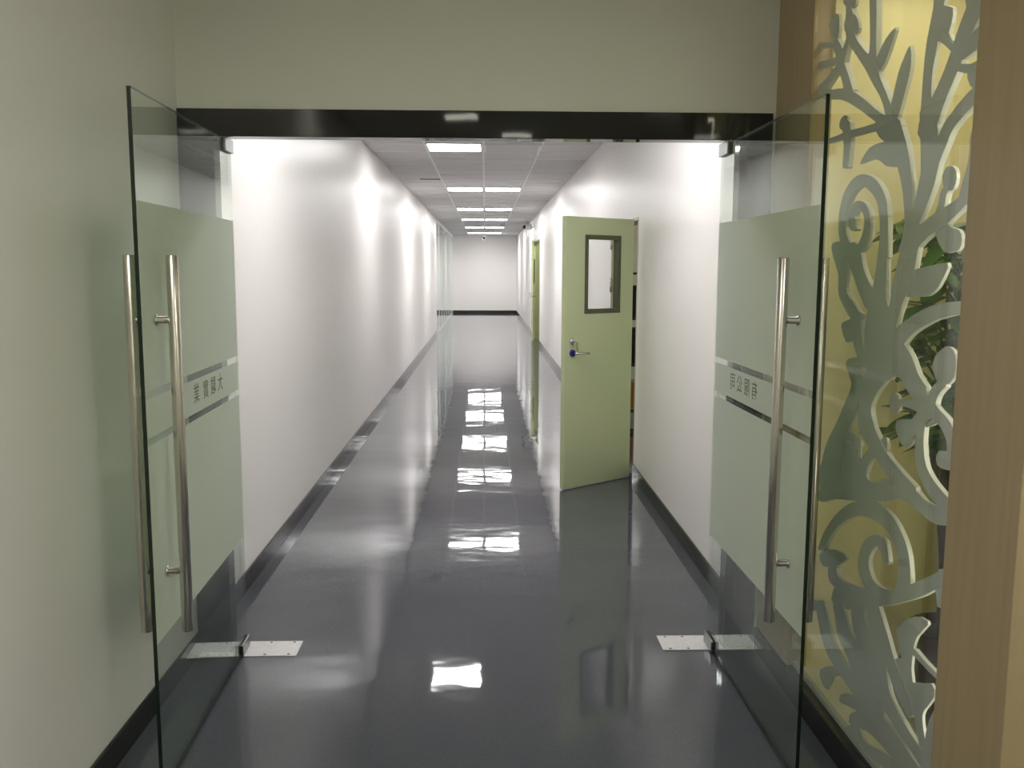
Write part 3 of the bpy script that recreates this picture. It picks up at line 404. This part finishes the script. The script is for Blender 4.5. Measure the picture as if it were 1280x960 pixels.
# leaves, buds and joints of the carved screen: outline (y, z) in millimetres
LEAVES = """
2765,2368 2764,2359 2773,2346 2783,2332 2795,2316 2813,2295 2833,2276 2855,2264 2875,2260 2889,2274 2895,2293 2886,2309 2869,2325 2848,2341 2824,2354 2791,2364
2663,2292 2653,2267 2650,2232 2659,2205 2674,2176 2692,2140 2710,2108 2724,2091 2739,2085 2762,2091 2779,2108 2771,2140 2755,2176 2742,2205 2730,2230 2715,2250 2699,2266 2680,2285
2857,2112 2826,2116 2789,2115 2749,2109 2713,2097 2683,2074 2676,2052 2724,2038 2788,2036 2839,2060 2874,2090 2875,2104
3244,2535 3225,2530 3214,2514 3209,2477 3214,2445 3238,2449 3267,2468 3297,2492 3312,2516 3282,2530
3139,2512 3112,2506 3085,2493 3062,2475 3047,2457 3039,2436 3048,2422 3092,2427 3142,2441 3164,2460 3170,2480 3160,2499
3169,2564 3126,2557 3086,2545 3075,2532 3077,2521 3087,2516 3105,2515 3129,2523 3153,2533 3174,2545 3186,2556 3185,2563
2533,2451 2501,2451 2470,2432 2465,2402 2470,2373 2477,2359 2478,2351 2453,2342 2429,2332 2426,2313 2431,2293 2438,2281 2442,2271 2429,2256 2418,2245 2430,2244 2450,2249 2466,2254 2481,2260 2491,2265 2499,2264 2505,2247 2510,2224 2517,2201 2521,2176 2521,2143 2516,2109 2501,2084 2485,2060 2471,2030 2471,2008 2514,2001 2563,2021 2575,2090 2574,2172 2571,2230 2563,2280 2550,2321 2537,2360 2538,2412
2334,2148 2333,2135 2324,2122 2314,2111 2295,2100 2254,2085 2219,2082 2214,2119 2228,2158 2264,2165 2303,2161 2324,2156
2362,2319 2371,2339 2360,2351 2309,2340 2261,2322 2254,2311 2265,2301 2285,2288 2312,2282 2340,2297
3170,2148 3168,2157 3160,2165 3147,2171 3131,2174 3114,2172 3101,2166 3102,2155 3104,2142 3088,2135 3073,2128 3074,2117 3088,2110 3122,2119 3156,2132 3168,2140
2789,2043 2818,2043 2848,2043 2879,2042 2908,2038 2930,2029 2948,2018 2971,2004 2977,1994 2935,1996 2883,1999 2849,1994 2821,1986 2802,1976 2780,1966 2730,1958 2686,1958 2676,1981 2684,2009 2705,2032 2734,2048 2761,2048
2395,1925 2379,1922 2366,1915 2358,1904 2355,1890 2358,1875 2366,1863 2379,1859 2394,1860 2409,1866 2421,1875 2428,1888 2430,1901 2426,1910 2419,1918 2408,1923
2360,1762 2340,1759 2325,1755 2313,1744 2308,1730 2310,1717 2318,1706 2333,1701 2352,1700 2373,1697 2395,1700 2425,1721 2446,1746 2440,1767 2420,1781 2391,1774
2570,1652 2529,1658 2482,1663 2421,1670 2374,1672 2369,1661 2381,1645 2395,1627 2413,1608 2436,1594 2464,1583 2497,1579 2535,1578 2582,1575 2621,1580 2629,1610 2620,1640 2600,1649
3061,1474 2995,1490 2925,1491 2902,1470 2908,1443 2958,1420 3017,1410 3055,1438
2856,1539 2782,1550 2706,1537 2683,1498 2672,1448 2635,1396 2628,1353 2732,1329 2850,1328 2859,1369 2839,1426 2857,1488
2357,1452 2334,1452 2317,1446 2305,1435 2299,1419 2298,1397 2304,1375 2321,1359 2344,1349 2367,1348 2389,1354 2405,1365 2415,1381 2419,1399 2412,1419 2386,1438
2639,1289 2624,1289 2611,1284 2607,1275 2606,1265 2600,1257 2598,1249 2607,1238 2622,1228 2640,1230 2656,1236 2665,1245 2669,1255 2670,1266 2665,1277 2654,1284
2615,1210 2571,1221 2521,1229 2499,1248 2484,1259 2464,1245 2455,1225 2476,1216 2502,1205 2507,1182 2513,1159 2533,1146 2558,1141 2581,1148 2600,1163 2617,1186
2486,1275 2454,1292 2417,1300 2388,1292 2369,1277 2364,1262 2372,1247 2402,1231 2438,1220 2468,1221 2488,1231 2495,1252
2355,1171 2330,1174 2304,1170 2291,1160 2287,1148 2293,1137 2306,1129 2328,1126 2350,1127 2364,1134 2371,1145 2368,1159
2692,1146 2674,1145 2666,1133 2664,1113 2670,1090 2693,1072 2720,1062 2750,1072 2764,1093 2732,1122
3151,1020 3101,1066 3031,1082 2937,1066 2853,1043 2815,1039 2799,1037 2800,1021 2805,1004 2799,993 2782,987 2746,988 2712,995 2706,1005 2695,1016 2640,1024 2583,1026 2516,1020 2527,998 2808,913 3167,834 3218,912
3168,622 3133,645 3080,668 3029,683 2982,691 2941,694 2921,687 2949,664 3000,636 3063,608 3123,590 3159,600
3025,538 2995,571 2946,599 2884,612 2822,622 2772,638 2729,646 2671,635 2663,608 2812,545 2993,485 3038,499
2328,839 2315,856 2294,862 2271,866 2250,858 2234,820 2233,778 2271,755 2313,751 2328,792
2540,592 2495,637 2439,673 2404,686 2379,689 2360,691 2356,683 2381,657 2412,625 2426,599 2431,569 2434,521 2421,485 2369,506 2319,531 2300,521 2300,498 2322,469 2347,438 2355,420 2352,400 2333,358 2317,321 2328,303 2351,307 2376,350 2404,399 2438,412 2473,423 2513,461 2540,500 2520,513 2497,524 2522,554
3291,402 3229,430 3167,448 3161,430 3180,403 3222,381 3268,369 3293,380
3110,204 3057,241 2993,274 2950,292 2924,296 2931,280 2951,258 2968,248 2988,235 3007,200 3029,168 3057,161 3083,167 3108,181
"""

def rows(txt, n): return [[tuple(float(v) / 1000 for v in q.split(',')) for q in ln.split()] for ln in txt.strip().splitlines()]
TH = .018
bm = bmesh.new()
for i, st in enumerate(rows(BRANCHES, 4)):
    x0, x1 = XS + i * .00006, XS + TH - i * .00006
    A = [[bm.verts.new((x, q[0], q[1])) for q in st] for x in (x0, x1)]
    B = [[bm.verts.new((x, q[2], q[3])) for q in st] for x in (x0, x1)]
    n = len(st)
    for k in range(n - 1):
        bm.faces.new((A[0][k], B[0][k], B[0][k + 1], A[0][k + 1]))
        bm.faces.new((A[1][k], A[1][k + 1], B[1][k + 1], B[1][k]))
        bm.faces.new((A[0][k], A[0][k + 1], A[1][k + 1], A[1][k]))
        bm.faces.new((B[0][k], B[1][k], B[1][k + 1], B[0][k + 1]))
    for k in (0, n - 1): bm.faces.new((A[0][k], A[1][k], B[1][k], B[0][k]))
for i, po in enumerate(rows(LEAVES, 2)):
    x0, x1 = XS + .0035 + i * .00006, XS + TH - .0035 - i * .00006
    F = [bm.verts.new((x0, *q)) for q in po]; Bk = [bm.verts.new((x1, *q)) for q in po]
    n = len(po)
    for tri in tessellate_polygon([[Vector((q[0], q[1], 0)) for q in po]]):
        bm.faces.new([F[k] for k in tri]); bm.faces.new([Bk[k] for k in reversed(tri)])
    for k in range(n):
        bm.faces.new((F[k], F[(k + 1) % n], Bk[(k + 1) % n], Bk[k]))
mb = MB(); mb.bm.free(); mb.bm = bm
scr = thing('carved_screen', 'cut-out screen board of curling vines and leaves before the yellow niche', 'decorative screen', (XS, (YN0 + YN1) / 2, .1))
o = mb.build('vine_fretwork', M['screen']); o.parent = scr; o.matrix_parent_inverse = Matrix.Translation(-Vector(scr.location))
for za, zb in ((.1, .118), (2.655, 2.68)):
    o = MB().box((XS, YN0 + .001, za), (XS + TH, YN1 - .001, zb)).build('mounting_rail', M['screen'])
    o.parent = scr; o.matrix_parent_inverse = Matrix.Translation(-Vector(scr.location))
gp = MB().box((1.196, YN0 + .002, .1), (1.202, YN1 - .002, 2.68)).build('glass_sheet', M['pane'])
tag(gp, 'clear glass sheet standing in front of the carved vine screen', 'glass sheet')

# potted plant in the niche
pl = thing('potted_plant', 'leafy green plant in a dark brown pot behind the carved screen', 'plant', (1.60, 2.90, .1))
MB().lathe([(.10, 0), (.115, .02), (.16, .12), (.175, .20), (.165, .27), (.135, .31), (.15, .335), (.15, .345), (.13, .345), (.125, .31), (0, .31)]).build('pot', M['pot'], pl)
MB().lathe([(.122, .30), (.12, .315), (0, .325)]).build('soil', M['soil'], pl)
tr = MB()
for dx, dy, r0 in ((-.035, .0, .035), (.03, .03, .03), (.02, -.035, .028)):
    pts, rr = [], []
    for k in range(13):
        u = k / 12; a = u * 5 + dx * 60
        pts.append((dx - .07 * u + .016 * math.cos(a), dy + .016 * math.sin(a), .30 + u * .85)); rr.append(r0 * (1 - .25 * u))
    tr.tube(pts, rr, 12)
tr.build('trunk', M['bark'], pl)
fo = MB()
def leaf(c, d, L, W, droop):
    d = Vector(d).normalized(); side = d.cross(Vector((0, 0, 1)))
    if side.length < .1: side = Vector((1, 0, 0))
    side.normalize(); up = side.cross(d)
    cen, l, r = [], [], []
    for k in range(8):
        u = k / 7; wd = W * math.sin(PI * min(1, u * .96 + .02)) ** .75
        q = Vector(c) + d * L * u - Vector((0, 0, 1)) * droop * u * u
        cen.append(fo.bm.verts.new(q - up * wd * .22)); l.append(fo.bm.verts.new(q + side * wd)); r.append(fo.bm.verts.new(q - side * wd))
    for k in range(7):
        for a, b in ((l, cen), (cen, r)):
            f = fo.bm.faces.new((a[k], a[k + 1], b[k + 1], b[k])); f.smooth = True
rnd = random.Random(3)
for k in range(64):
    a = rnd.uniform(0, 2 * PI); ht = rnd.uniform(1.0, 1.72); rad = rnd.uniform(.03, .20)
    c = Vector((-.07 + rad * math.cos(a) * .8, rad * math.sin(a) * 1.1, ht))
    c.x = max(-.33, min(.2, c.x)); c.y = max(-.5, min(.36, c.y))
    fo.tube([(-.07, 0, ht - .12), tuple(c)], .004, 6)
    n = rnd.choice((4, 5, 5))
    for j in range(n):
        b = a + (j - (n - 1) / 2) * .75
        d = Vector((math.cos(b), math.sin(b), rnd.uniform(-.5, .35)))
        L = rnd.uniform(.09, .15)
        e = c + d.normalized() * L
        if e.x < -.34 or e.x > .22 or e.y > .44 or e.y < -.6: L *= .4
        leaf(c, d, L, L * .24, rnd.uniform(.01, .05))
fo.build('foliage', M['leaf'], pl, recalc=False)

# ------------------------------------------------------------------ glass doors
def text_mesh(name, body, size, mat, parent, loc, rot):
    cu = bpy.data.curves.new(name, 'FONT'); cu.body = body; cu.size = size; cu.align_x = 'CENTER'; cu.align_y = 'CENTER'
    cu.extrude = .0002; cu.resolution_u = 3
    to = bpy.data.objects.new(name, cu); COL.objects.link(to)
    dg = bpy.context.evaluated_depsgraph_get()
    me = bpy.data.meshes.new_from_object(to.evaluated_get(dg))
    bpy.data.objects.remove(to)
    me.materials.clear(); me.materials.append(mat)
    o = bpy.data.objects.new(name, me); COL.objects.link(o)
    o.parent = parent; o.location = loc; o.rotation_euler = rot
    return o

def glass_door(hinge, outer, lob, label, s_bar, chars):
    """leaf in its own frame: x from pivot edge to free edge, y across the glass (lob = lobby side), z up"""
    d = Vector(outer) - Vector(hinge); L = d.length
    t = thing('glass_door', label, 'door', (*hinge, 0), math.atan2(d.y, d.x), 'glass doors of the corridor')
    gb = MB().box((0, -.006, .012), (L, .006, 2.165))
    for f in gb.bm.faces:
        f.material_index = 0 if abs(f.normal.y) > .5 else 1
    gb.bm.normal_update()
    for f in gb.bm.faces:
        c = f.calc_center_median(); f.material_index = 0 if abs(c.y) > .005 or c.x < .001 else 1
    gb.build('glass_panel', [M['glass'], M['glass_edge']], t)
    ya, yb = -lob * .0064, -lob * .0068      # film on the corridor face
    fm = MB()
    for z0, z1 in ((.50, 1.119), (1.142, 1.261), (1.285, 1.846)): fm.box((.001, ya, z0), (L - .001, yb, z1))
    f = fm.build('frosted_film', M['frost'], t); f['label'] = 'frosted film with two clear stripes'
    for s, ch in chars:
        rz = 0 if lob < 0 else PI
        lo = text_mesh('lettering', ch, .074, M['letter'], t, (s, -lob * .0074, 1.205), (PI / 2, 0, rz))
    # pull handles on both faces, each a bar on two standoffs
    for sd in (-1, 1):
        hy = sd * .064
        h = MB().tube([(s_bar, hy, .497), (s_bar, hy, .499), (s_bar, hy, 1.688), (s_bar, hy, 1.69)], [.0165, .018, .018, .0165], 24).build('pull_handle', M['steel'], t)
        for z in (.695, 1.493):
            MB().tube([(s_bar, sd * .0075, z), (s_bar, sd * .012, z), (s_bar, sd * .0125, z), (s_bar, sd * .05, z)], [.017, .017, .011, .011], 20).build('standoff', M['chrome'], h)
    # pivot patch fittings
    for nm, z0, z1 in (('top_pivot_clamp', 2.118, 2.170), ('bottom_pivot_clamp', .006, .055)):
        b = MB()
        for sd in (-1, 1): b.box((-.004, sd * .0068, z0), (.125, sd * .017, z1), .002)
        b.box((-.004, -.0068, z0), (-.0005, .0068, z1))
        zz = z1 if z0 > 1 else z0
        if z0 > 1: b.tube([(.065, 0, 2.170), (.065, 0, 2.1775)], .012, 12)
        else: b.tube([(.065, 0, .0045), (.065, 0, .011)], .014, 12)
        b.build(nm, M['clamp'], t)
    return t

glass_door((-1.052, 3.84), (-1.015, 2.69), -1, 'left frosted glass door standing open along the grey lobby wall', 1.03,
           [(.302, '大'), (.405, '駿'), (.507, '實'), (.627, '業')])
glass_door((.992, 3.84), (1.005, 2.71), 1, 'right frosted glass door standing open before the wooden pillar', .99,
           [(.280, '司'), (.375, '公'), (.470, '限'), (.562, '有')])

# steel covers over the floor springs
def floor_plate(pts, label, hole):
    t = thing('floor_spring_cover', label, 'floor plate', (sum(p[0] for p in pts) / 4, sum(p[1] for p in pts) / 4, 0), 0, 'floor spring covers under the glass doors')
    cx, cy = t.location.x, t.location.y
    xs = [p[0] - cx for p in pts]; ys = [p[1] - cy for p in pts]
    MB().box((min(xs), min(ys), 0), (max(xs), max(ys), .004), .001).build('plate', M['plate'], t)
    for x in (min(xs) + .035, max(xs) - .035, .07, -.09):
        for y in (min(ys) + .014, max(ys) - .014):
            MB().lathe([(.006, .004), (.006, .0048), (.003, .0052), (0, .0052)], (x, y, 0), 10).build('screw', M['screw'], t)
    return t
floor_plate([(-1.225, 3.73), (-.812, 3.73), (-.812, 3.885), (-1.225, 3.885)], 'steel floor plate under the pivot of the left glass door', -1.05)
floor_plate([(.777, 3.755), (1.185, 3.755), (1.185, 3.91), (.777, 3.91)], 'steel floor plate under the pivot of the right glass door', 1.0)

# ------------------------------------------------------------------ ceiling lights
def light_panel(name, label, x, y, mat, size, frame=.02, group=None, drop=.0):
    t = thing(name, label, 'ceiling light', (x, y, H), 0, group)
    h = size / 2
    f = MB()
    zt, zb = -.001, -.012 - drop
    f.box((-h, -h, zb), (h, -h + frame, zt)).box((-h, h - frame, zb), (h, h, zt)).box((-h, -h + frame, zb), (-h + frame, h - frame, zt)).box((h - frame, -h + frame, zb), (h, h - frame, zt))
    f.build('frame', M['frame_white'], t)
    MB().box((-h + frame, -h + frame, zb + .002), (h - frame, h - frame, zt)).build('diffuser', mat, t)
    return t
rowsY = [(9.75, 'nearest'), (14.75, 'second nearest'), (19.6, 'third nearest'), (23.6, 'fourth nearest'), (27.9, 'second farthest'), (32.1, 'farthest')]
for k, (yy, word) in enumerate(rowsY):
    for x, side in ((-.3225, 'left'), (.2825, 'right')):
        if k == 0 and side == 'right':
            light_panel('ceiling_light', 'unlit grey square ceiling panel beside the nearest lit one', x, yy, M['diffuser_off'], .585, drop=.012, group='square ceiling lights')
        else:
            light_panel('ceiling_light', f'lit square ceiling panel, {side} one of the {word} row' if k else 'lit square ceiling panel paired with an unlit one in the nearest visible row', x, yy, M['far_panel'] if word == 'farthest' else M['panel'], .585, group='square ceiling lights')
for x, side in ((-.3225, 'left'), (.2825, 'right')):
    light_panel('ceiling_light', f'lit square ceiling panel just beyond the glass doors, {side} one', x, 5.0, M['near_panel'], .585, group='square ceiling lights')
light_panel('ceiling_light', 'small lobby ceiling panel just behind the viewer', -.2, -.3, M['lobby_panel'], .30, group='lobby ceiling lights')
light_panel('ceiling_light', 'small lobby ceiling panel farther behind the viewer', .3, -1.3, M['lobby_panel'], .30, group='lobby ceiling lights')

for x, yy, word in ((-.75, .95, 'left of the viewer'), (1.55, .55, 'right of the viewer'), (.3, -2.3, 'well behind the viewer')):  # unseen fill panels, added to brighten the lobby walls, pillar and screen
    light_panel('ceiling_light', 'unseen fill light panel added over the lobby, ' + word, x, yy, M['fill_right'] if x > 1 else M['fill_wide'], .60, group='added lobby fill lights')

# detector and cameras
t = thing('smoke_detector', 'small round white detector on the corridor ceiling', 'smoke detector', (.36, 25.6, H))
MB().lathe([(.06, -.001), (.06, -.012), (.045, -.014)]).build('base', M['cctv'], t)
MB().lathe([(.045, -.0145), (.05, -.03), (.035, -.05), (0, -.056)]).build('sensor_cap', M['cctv'], t)
def bullet(label, loc, rz, mount):
    t = thing('security_camera', label, 'security camera', loc, rz, 'corridor security cameras')
    h = MB().tube([(0, -.10, 0), (0, -.095, 0), (0, .10, 0), (0, .11, 0)], [.054, .060, .060, .045], 20).box((-.072, -.14, .066), (.072, .11, .074), .002).build('housing', M['cctv'], t)
    MB().tube([(0, -.103, 0), (0, -.118, 0)], [.050, .040], 20).build('lens', M['lens'], h)
    m = MB()
    if mount == 'ceiling': m.tube([(0, .04, .076), (0, .04, H - loc[2] - .012)], .012, 10).tube([(0, .04, H - loc[2] - .011), (0, .04, H - loc[2] - .001)], .05, 16)
    else: m.tube([(0, .111, 0), (0, .16, 0), (.0, .20, -.0)], .016, 10)
    m.build('bracket', M['cctv'], t)
    return t
bullet('white security camera hanging from the ceiling near the far end wall', (-.05, 32.9, 2.765), 0, 'ceiling')
t = bullet('white security camera on the right wall above the far green door', (1.045, 22.6, 2.69), math.radians(-55), 'wall')
MB().box((.06, .142, -.05), (.19, .152, .05)).build('wall_plate', M['cctv'], t)
for k in range(3):
    MB().tube([(.0, -.06 + k * .07, .075), (.0, -.06 + k * .07, H - 2.69 - .002)], .006, 8).build('conduit', M['steel'], t)

# ------------------------------------------------------------------ side doors
def door_frame(n, a, b, h, label):
    f = MB()
    f.box((XR - .003, a, 0), (XR + .123, a + .022, h)).box((XR - .003, b - .022, 0), (XR + .123, b, h))
    f.box((XR - .003, a + .022, h - .022), (XR + .123, b - .022, h))
    return struct(n, f, M['cream'], label, 'door frame')
door_frame('door_1', D1A, D1B, D1H, 'pale painted frame of the nearer side doorway')
door_frame('door_2', D2A, D2B, D2H, 'pale painted frame of the farther side doorway')

def green_leaf(name, label, hinge, free, h, window=True, thick=.042, hand=1, group='green side doors', z0=.012):
    d = Vector(free) - Vector(hinge); W = d.length
    t = thing(name, label, 'door', (*hinge, 0), math.atan2(d.y, d.x), group)
    b = MB(); y0, y1 = -thick / 2, thick / 2
    x0w, x1w, za, zb = W - .565, W - .195, 1.328, 1.905
    if window:
        b.box((0, y0, z0), (x0w, y1, h)); b.box((x1w, y0, z0), (W, y1, h)); b.box((x0w, y0, z0), (x1w, y1, za)); b.box((x0w, y0, zb), (x1w, y1, h))
        bmesh.ops.remove_doubles(b.bm, verts=b.bm.verts[:], dist=1e-5)
    else:
        b.box((0, y0, z0), (W, y1, h), .002)
    b.build('leaf', M['green'], t)
    if window:
        f = MB(); w = .030; o = .005
        f.box((x0w - .004, y0 - o, za - .004), (x0w + w, y1 + o, zb + .004), .003).box((x1w - w, y0 - o, za - .004), (x1w + .004, y1 + o, zb + .004), .003)
        f.box((x0w + w, y0 - o, za - .004), (x1w - w, y1 + o, za + w), .003).box((x0w + w, y0 - o, zb - w), (x1w - w, y1 + o, zb + .004), .003)
        wf = f.build('window_frame', M['olive'], t)
        MB().box((x0w + w - .004, -.003, za + w - .004), (x1w - w + .004, .003, zb - w + .004)).build('pane', M['pane'], wf)
    return t, W

gd, W1 = green_leaf('green_door', 'pale green door with a small window, open into the corridor', (1.138, 7.082), (.575, 6.65), 2.037)
# viewer's side of this leaf is +y in its frame
def lever_rev(parent, x, z, face, sgn):
    MB().tube([(x, face, z), (x, face + sgn * .010, z), (x, face + sgn * .013, z)], [.027, .027, .022], 20).build('rosette', M['blue'], parent)
    MB().tube([(x, face + sgn * .0135, z), (x, face + sgn * .05, z), (x - .012, face + sgn * .055, z), (x - .125, face + sgn * .055, z - .006)], [.010, .010, .010, .008], 12).build('door_handle', M['chrome'], parent)
    c = MB().tube([(x, face, z + .084), (x, face + sgn * .010, z + .084), (x, face + sgn * .014, z + .084)], [.026, .026, .02], 20).build('lock_cylinder', M['chrome'], parent)
    MB().box((x - .004, face + sgn * .0145, z + .080), (x + .004, face + sgn * .05, z + .087)).box((x - .010, face + sgn * .036, z + .03), (x - .007, face + sgn * .05, z + .079)).box((x - .022, face + sgn * .036, z + .02), (x - .018, face + sgn * .046, z + .075)).build('keys', M['steel'], c)
lever_rev(gd, W1 - .072, 1.036, .0215, 1)
lever_rev(gd, W1 - .072, 1.036, -.0215, -1)
for z in (.25, 1.02, 1.80):
    MB().tube([(-.012, -.014, z), (-.012, -.014, z + .11)], .009, 10).box((-.010, -.018, z + .005), (.0, -.010, z + .105)).build('hinge', M['chrome'], gd)
MB().box((.01, -.017, .0035), (W1 - .01, .017, .0118)).build('bottom_seal', M['plate'], gd)

gl, W2 = green_leaf('green_door_leaf', 'closed narrow pale leaf with steel hinges seen through the door window', (XR + .03, D1B - .026), (XR + .03, 7.93), 2.034, window=False)
gl.children[0].data.materials[0] = M['cream']
for z in (.25, 1.44, 1.84):
    MB().tube([(-.002, -.034, z), (-.002, -.034, z + .13)], .011, 10).box((-.002, -.030, z), (.03, -.0215, z + .13)).build('hinge', M['steel'], gl)

g2, W3 = green_leaf('green_door', 'narrow pale green door ajar at the far right of the corridor', (1.175, 21.72), (1.075, 20.86), 2.31, group='green side doors', thick=.04)
lever_rev(g2, W3 - .07, 1.04, -.0205, -1)
lever_rev(g2, W3 - .07, 1.04, .0205, 1)

# store room behind the first side doorway and cupboard space behind the second
struct('wall_store', MB().box((XR + .12, 6.2, 0), (4.5, 6.3, H)).box((XR + .12, 13.0, 0), (4.5, 13.1, H)).box((4.4, 6.3, 0), (4.5, 13.0, H)), M['room_wall'], 'pale walls of the room behind the nearer green door', 'wall')
struct('wall_cupboard', MB().box((XR + .12, 19.3, 0), (3.0, 19.4, H)).box((XR + .12, 24.0, 0), (3.0, 24.1, H)).box((2.9, 19.4, 0), (3.0, 24.0, H)), M['room_wall'], 'pale walls of the room behind the farther green door', 'wall')
t = thing('ceiling_light', 'tube light on the ceiling of the room behind the nearer green door', 'ceiling light', (2.6, 10.2, H))
MB().box((-.06, -.6, -.04), (.06, .6, -.001)).build('frame', M['frame_white'], t)
MB().tube([(0, -.58, -.056), (0, .58, -.056)], .014, 12).build('tube', M['room_lamp'], t)
t = thing('ceiling_light', 'unseen tube light added to brighten the room behind the farther green door', 'ceiling light', (2.1, 21.5, H))  # lamp added to brighten the interior seen through the door gap
MB().box((-.06, -.6, -.04), (.06, .6, -.001)).build('frame', M['frame_white'], t)
MB().tube([(0, -.58, -.056), (0, .58, -.056)], .014, 12).build('tube', M['room_lamp'], t)
rk = thing('shelving_rack', 'dark metal shelving rack inside the room behind the green door', 'shelf', (1.75, 9.8, 0))
for x in (-.36, .36):
    for yy in (-.2, .2):
        MB().box((x - .018, yy - .018, 0), (x + .018, yy + .018, 1.65), .002).build('post', M['rack'], rk)
for z in (.12, .62, 1.12, 1.6):
    MB().box((-.34, -.18, z), (.34, .18, z + .025), .002).build('shelf', M['rack'], rk)
def case(nm, label, x, z, w, hh, mat, dy=0):
    t = thing(nm, label, 'box', (1.75 + x, 9.8 + dy, z), 0, 'cases on the rack')
    MB().box((-w / 2, -.14, .0005), (w / 2, .14, hh * .86), .006).build('body', mat, t)
    MB().box((-w / 2 - .005, -.145, hh * .86 + .0005), (w / 2 + .005, .145, hh), .006).build('lid', mat, t)
    return t
case('storage_case', 'orange case low on the rack behind the green door', -.16, .145, .30, .30, M['orange'])
case('storage_case', 'dark case on the middle rack shelf behind the green door', -.16, .645, .30, .38, M['box_dark'])
case('storage_case', 'dark case on the upper rack shelf behind the green door', -.16, 1.145, .30, .34, M['box_dark'])
case('storage_case', 'pale case on the upper rack shelf beside the dark one', .17, 1.145, .28, .24, M['box_pale'])

# ------------------------------------------------------------------ camera
F, YAW, PIT, ROLL = 1130.776, math.radians(1.70454), math.radians(7.21136), math.radians(.20919)
fw = Vector((math.sin(YAW) * math.cos(PIT), math.cos(YAW) * math.cos(PIT), -math.sin(PIT)))
r = Vector((math.cos(YAW), -math.sin(YAW), 0)); u = r.cross(fw)
r2 = r * math.cos(ROLL) + u * math.sin(ROLL); u2 = -r * math.sin(ROLL) + u * math.cos(ROLL)
cam = bpy.data.cameras.new('camera'); cam.sensor_width = 36; cam.lens = F * 36 / 1280; cam.clip_start = .05; cam.clip_end = 200
co = bpy.data.objects.new('camera', cam); COL.objects.link(co)
co.matrix_world = Matrix(((r2.x, u2.x, -fw.x, 0), (r2.y, u2.y, -fw.y, 0), (r2.z, u2.z, -fw.z, 1.65), (0, 0, 0, 1)))
S.camera = co

wd = bpy.data.worlds.new('world'); S.world = wd; wd.use_nodes = True
wd.node_tree.nodes['Background'].inputs[0].default_value = (.5, .5, .5, 1); wd.node_tree.nodes['Background'].inputs[1].default_value = .2

vs = S.view_settings
vs.view_transform = 'Standard'; vs.look = 'None'; vs.gamma = 1.0; vs.use_curve_mapping = False
vs.exposure = 0.0
cy = S.cycles
cy.max_bounces = 14; cy.diffuse_bounces = 8; cy.glossy_bounces = 6; cy.transmission_bounces = 8; cy.transparent_max_bounces = 24
cy.sample_clamp_indirect = 6.0
cy.use_denoising = True
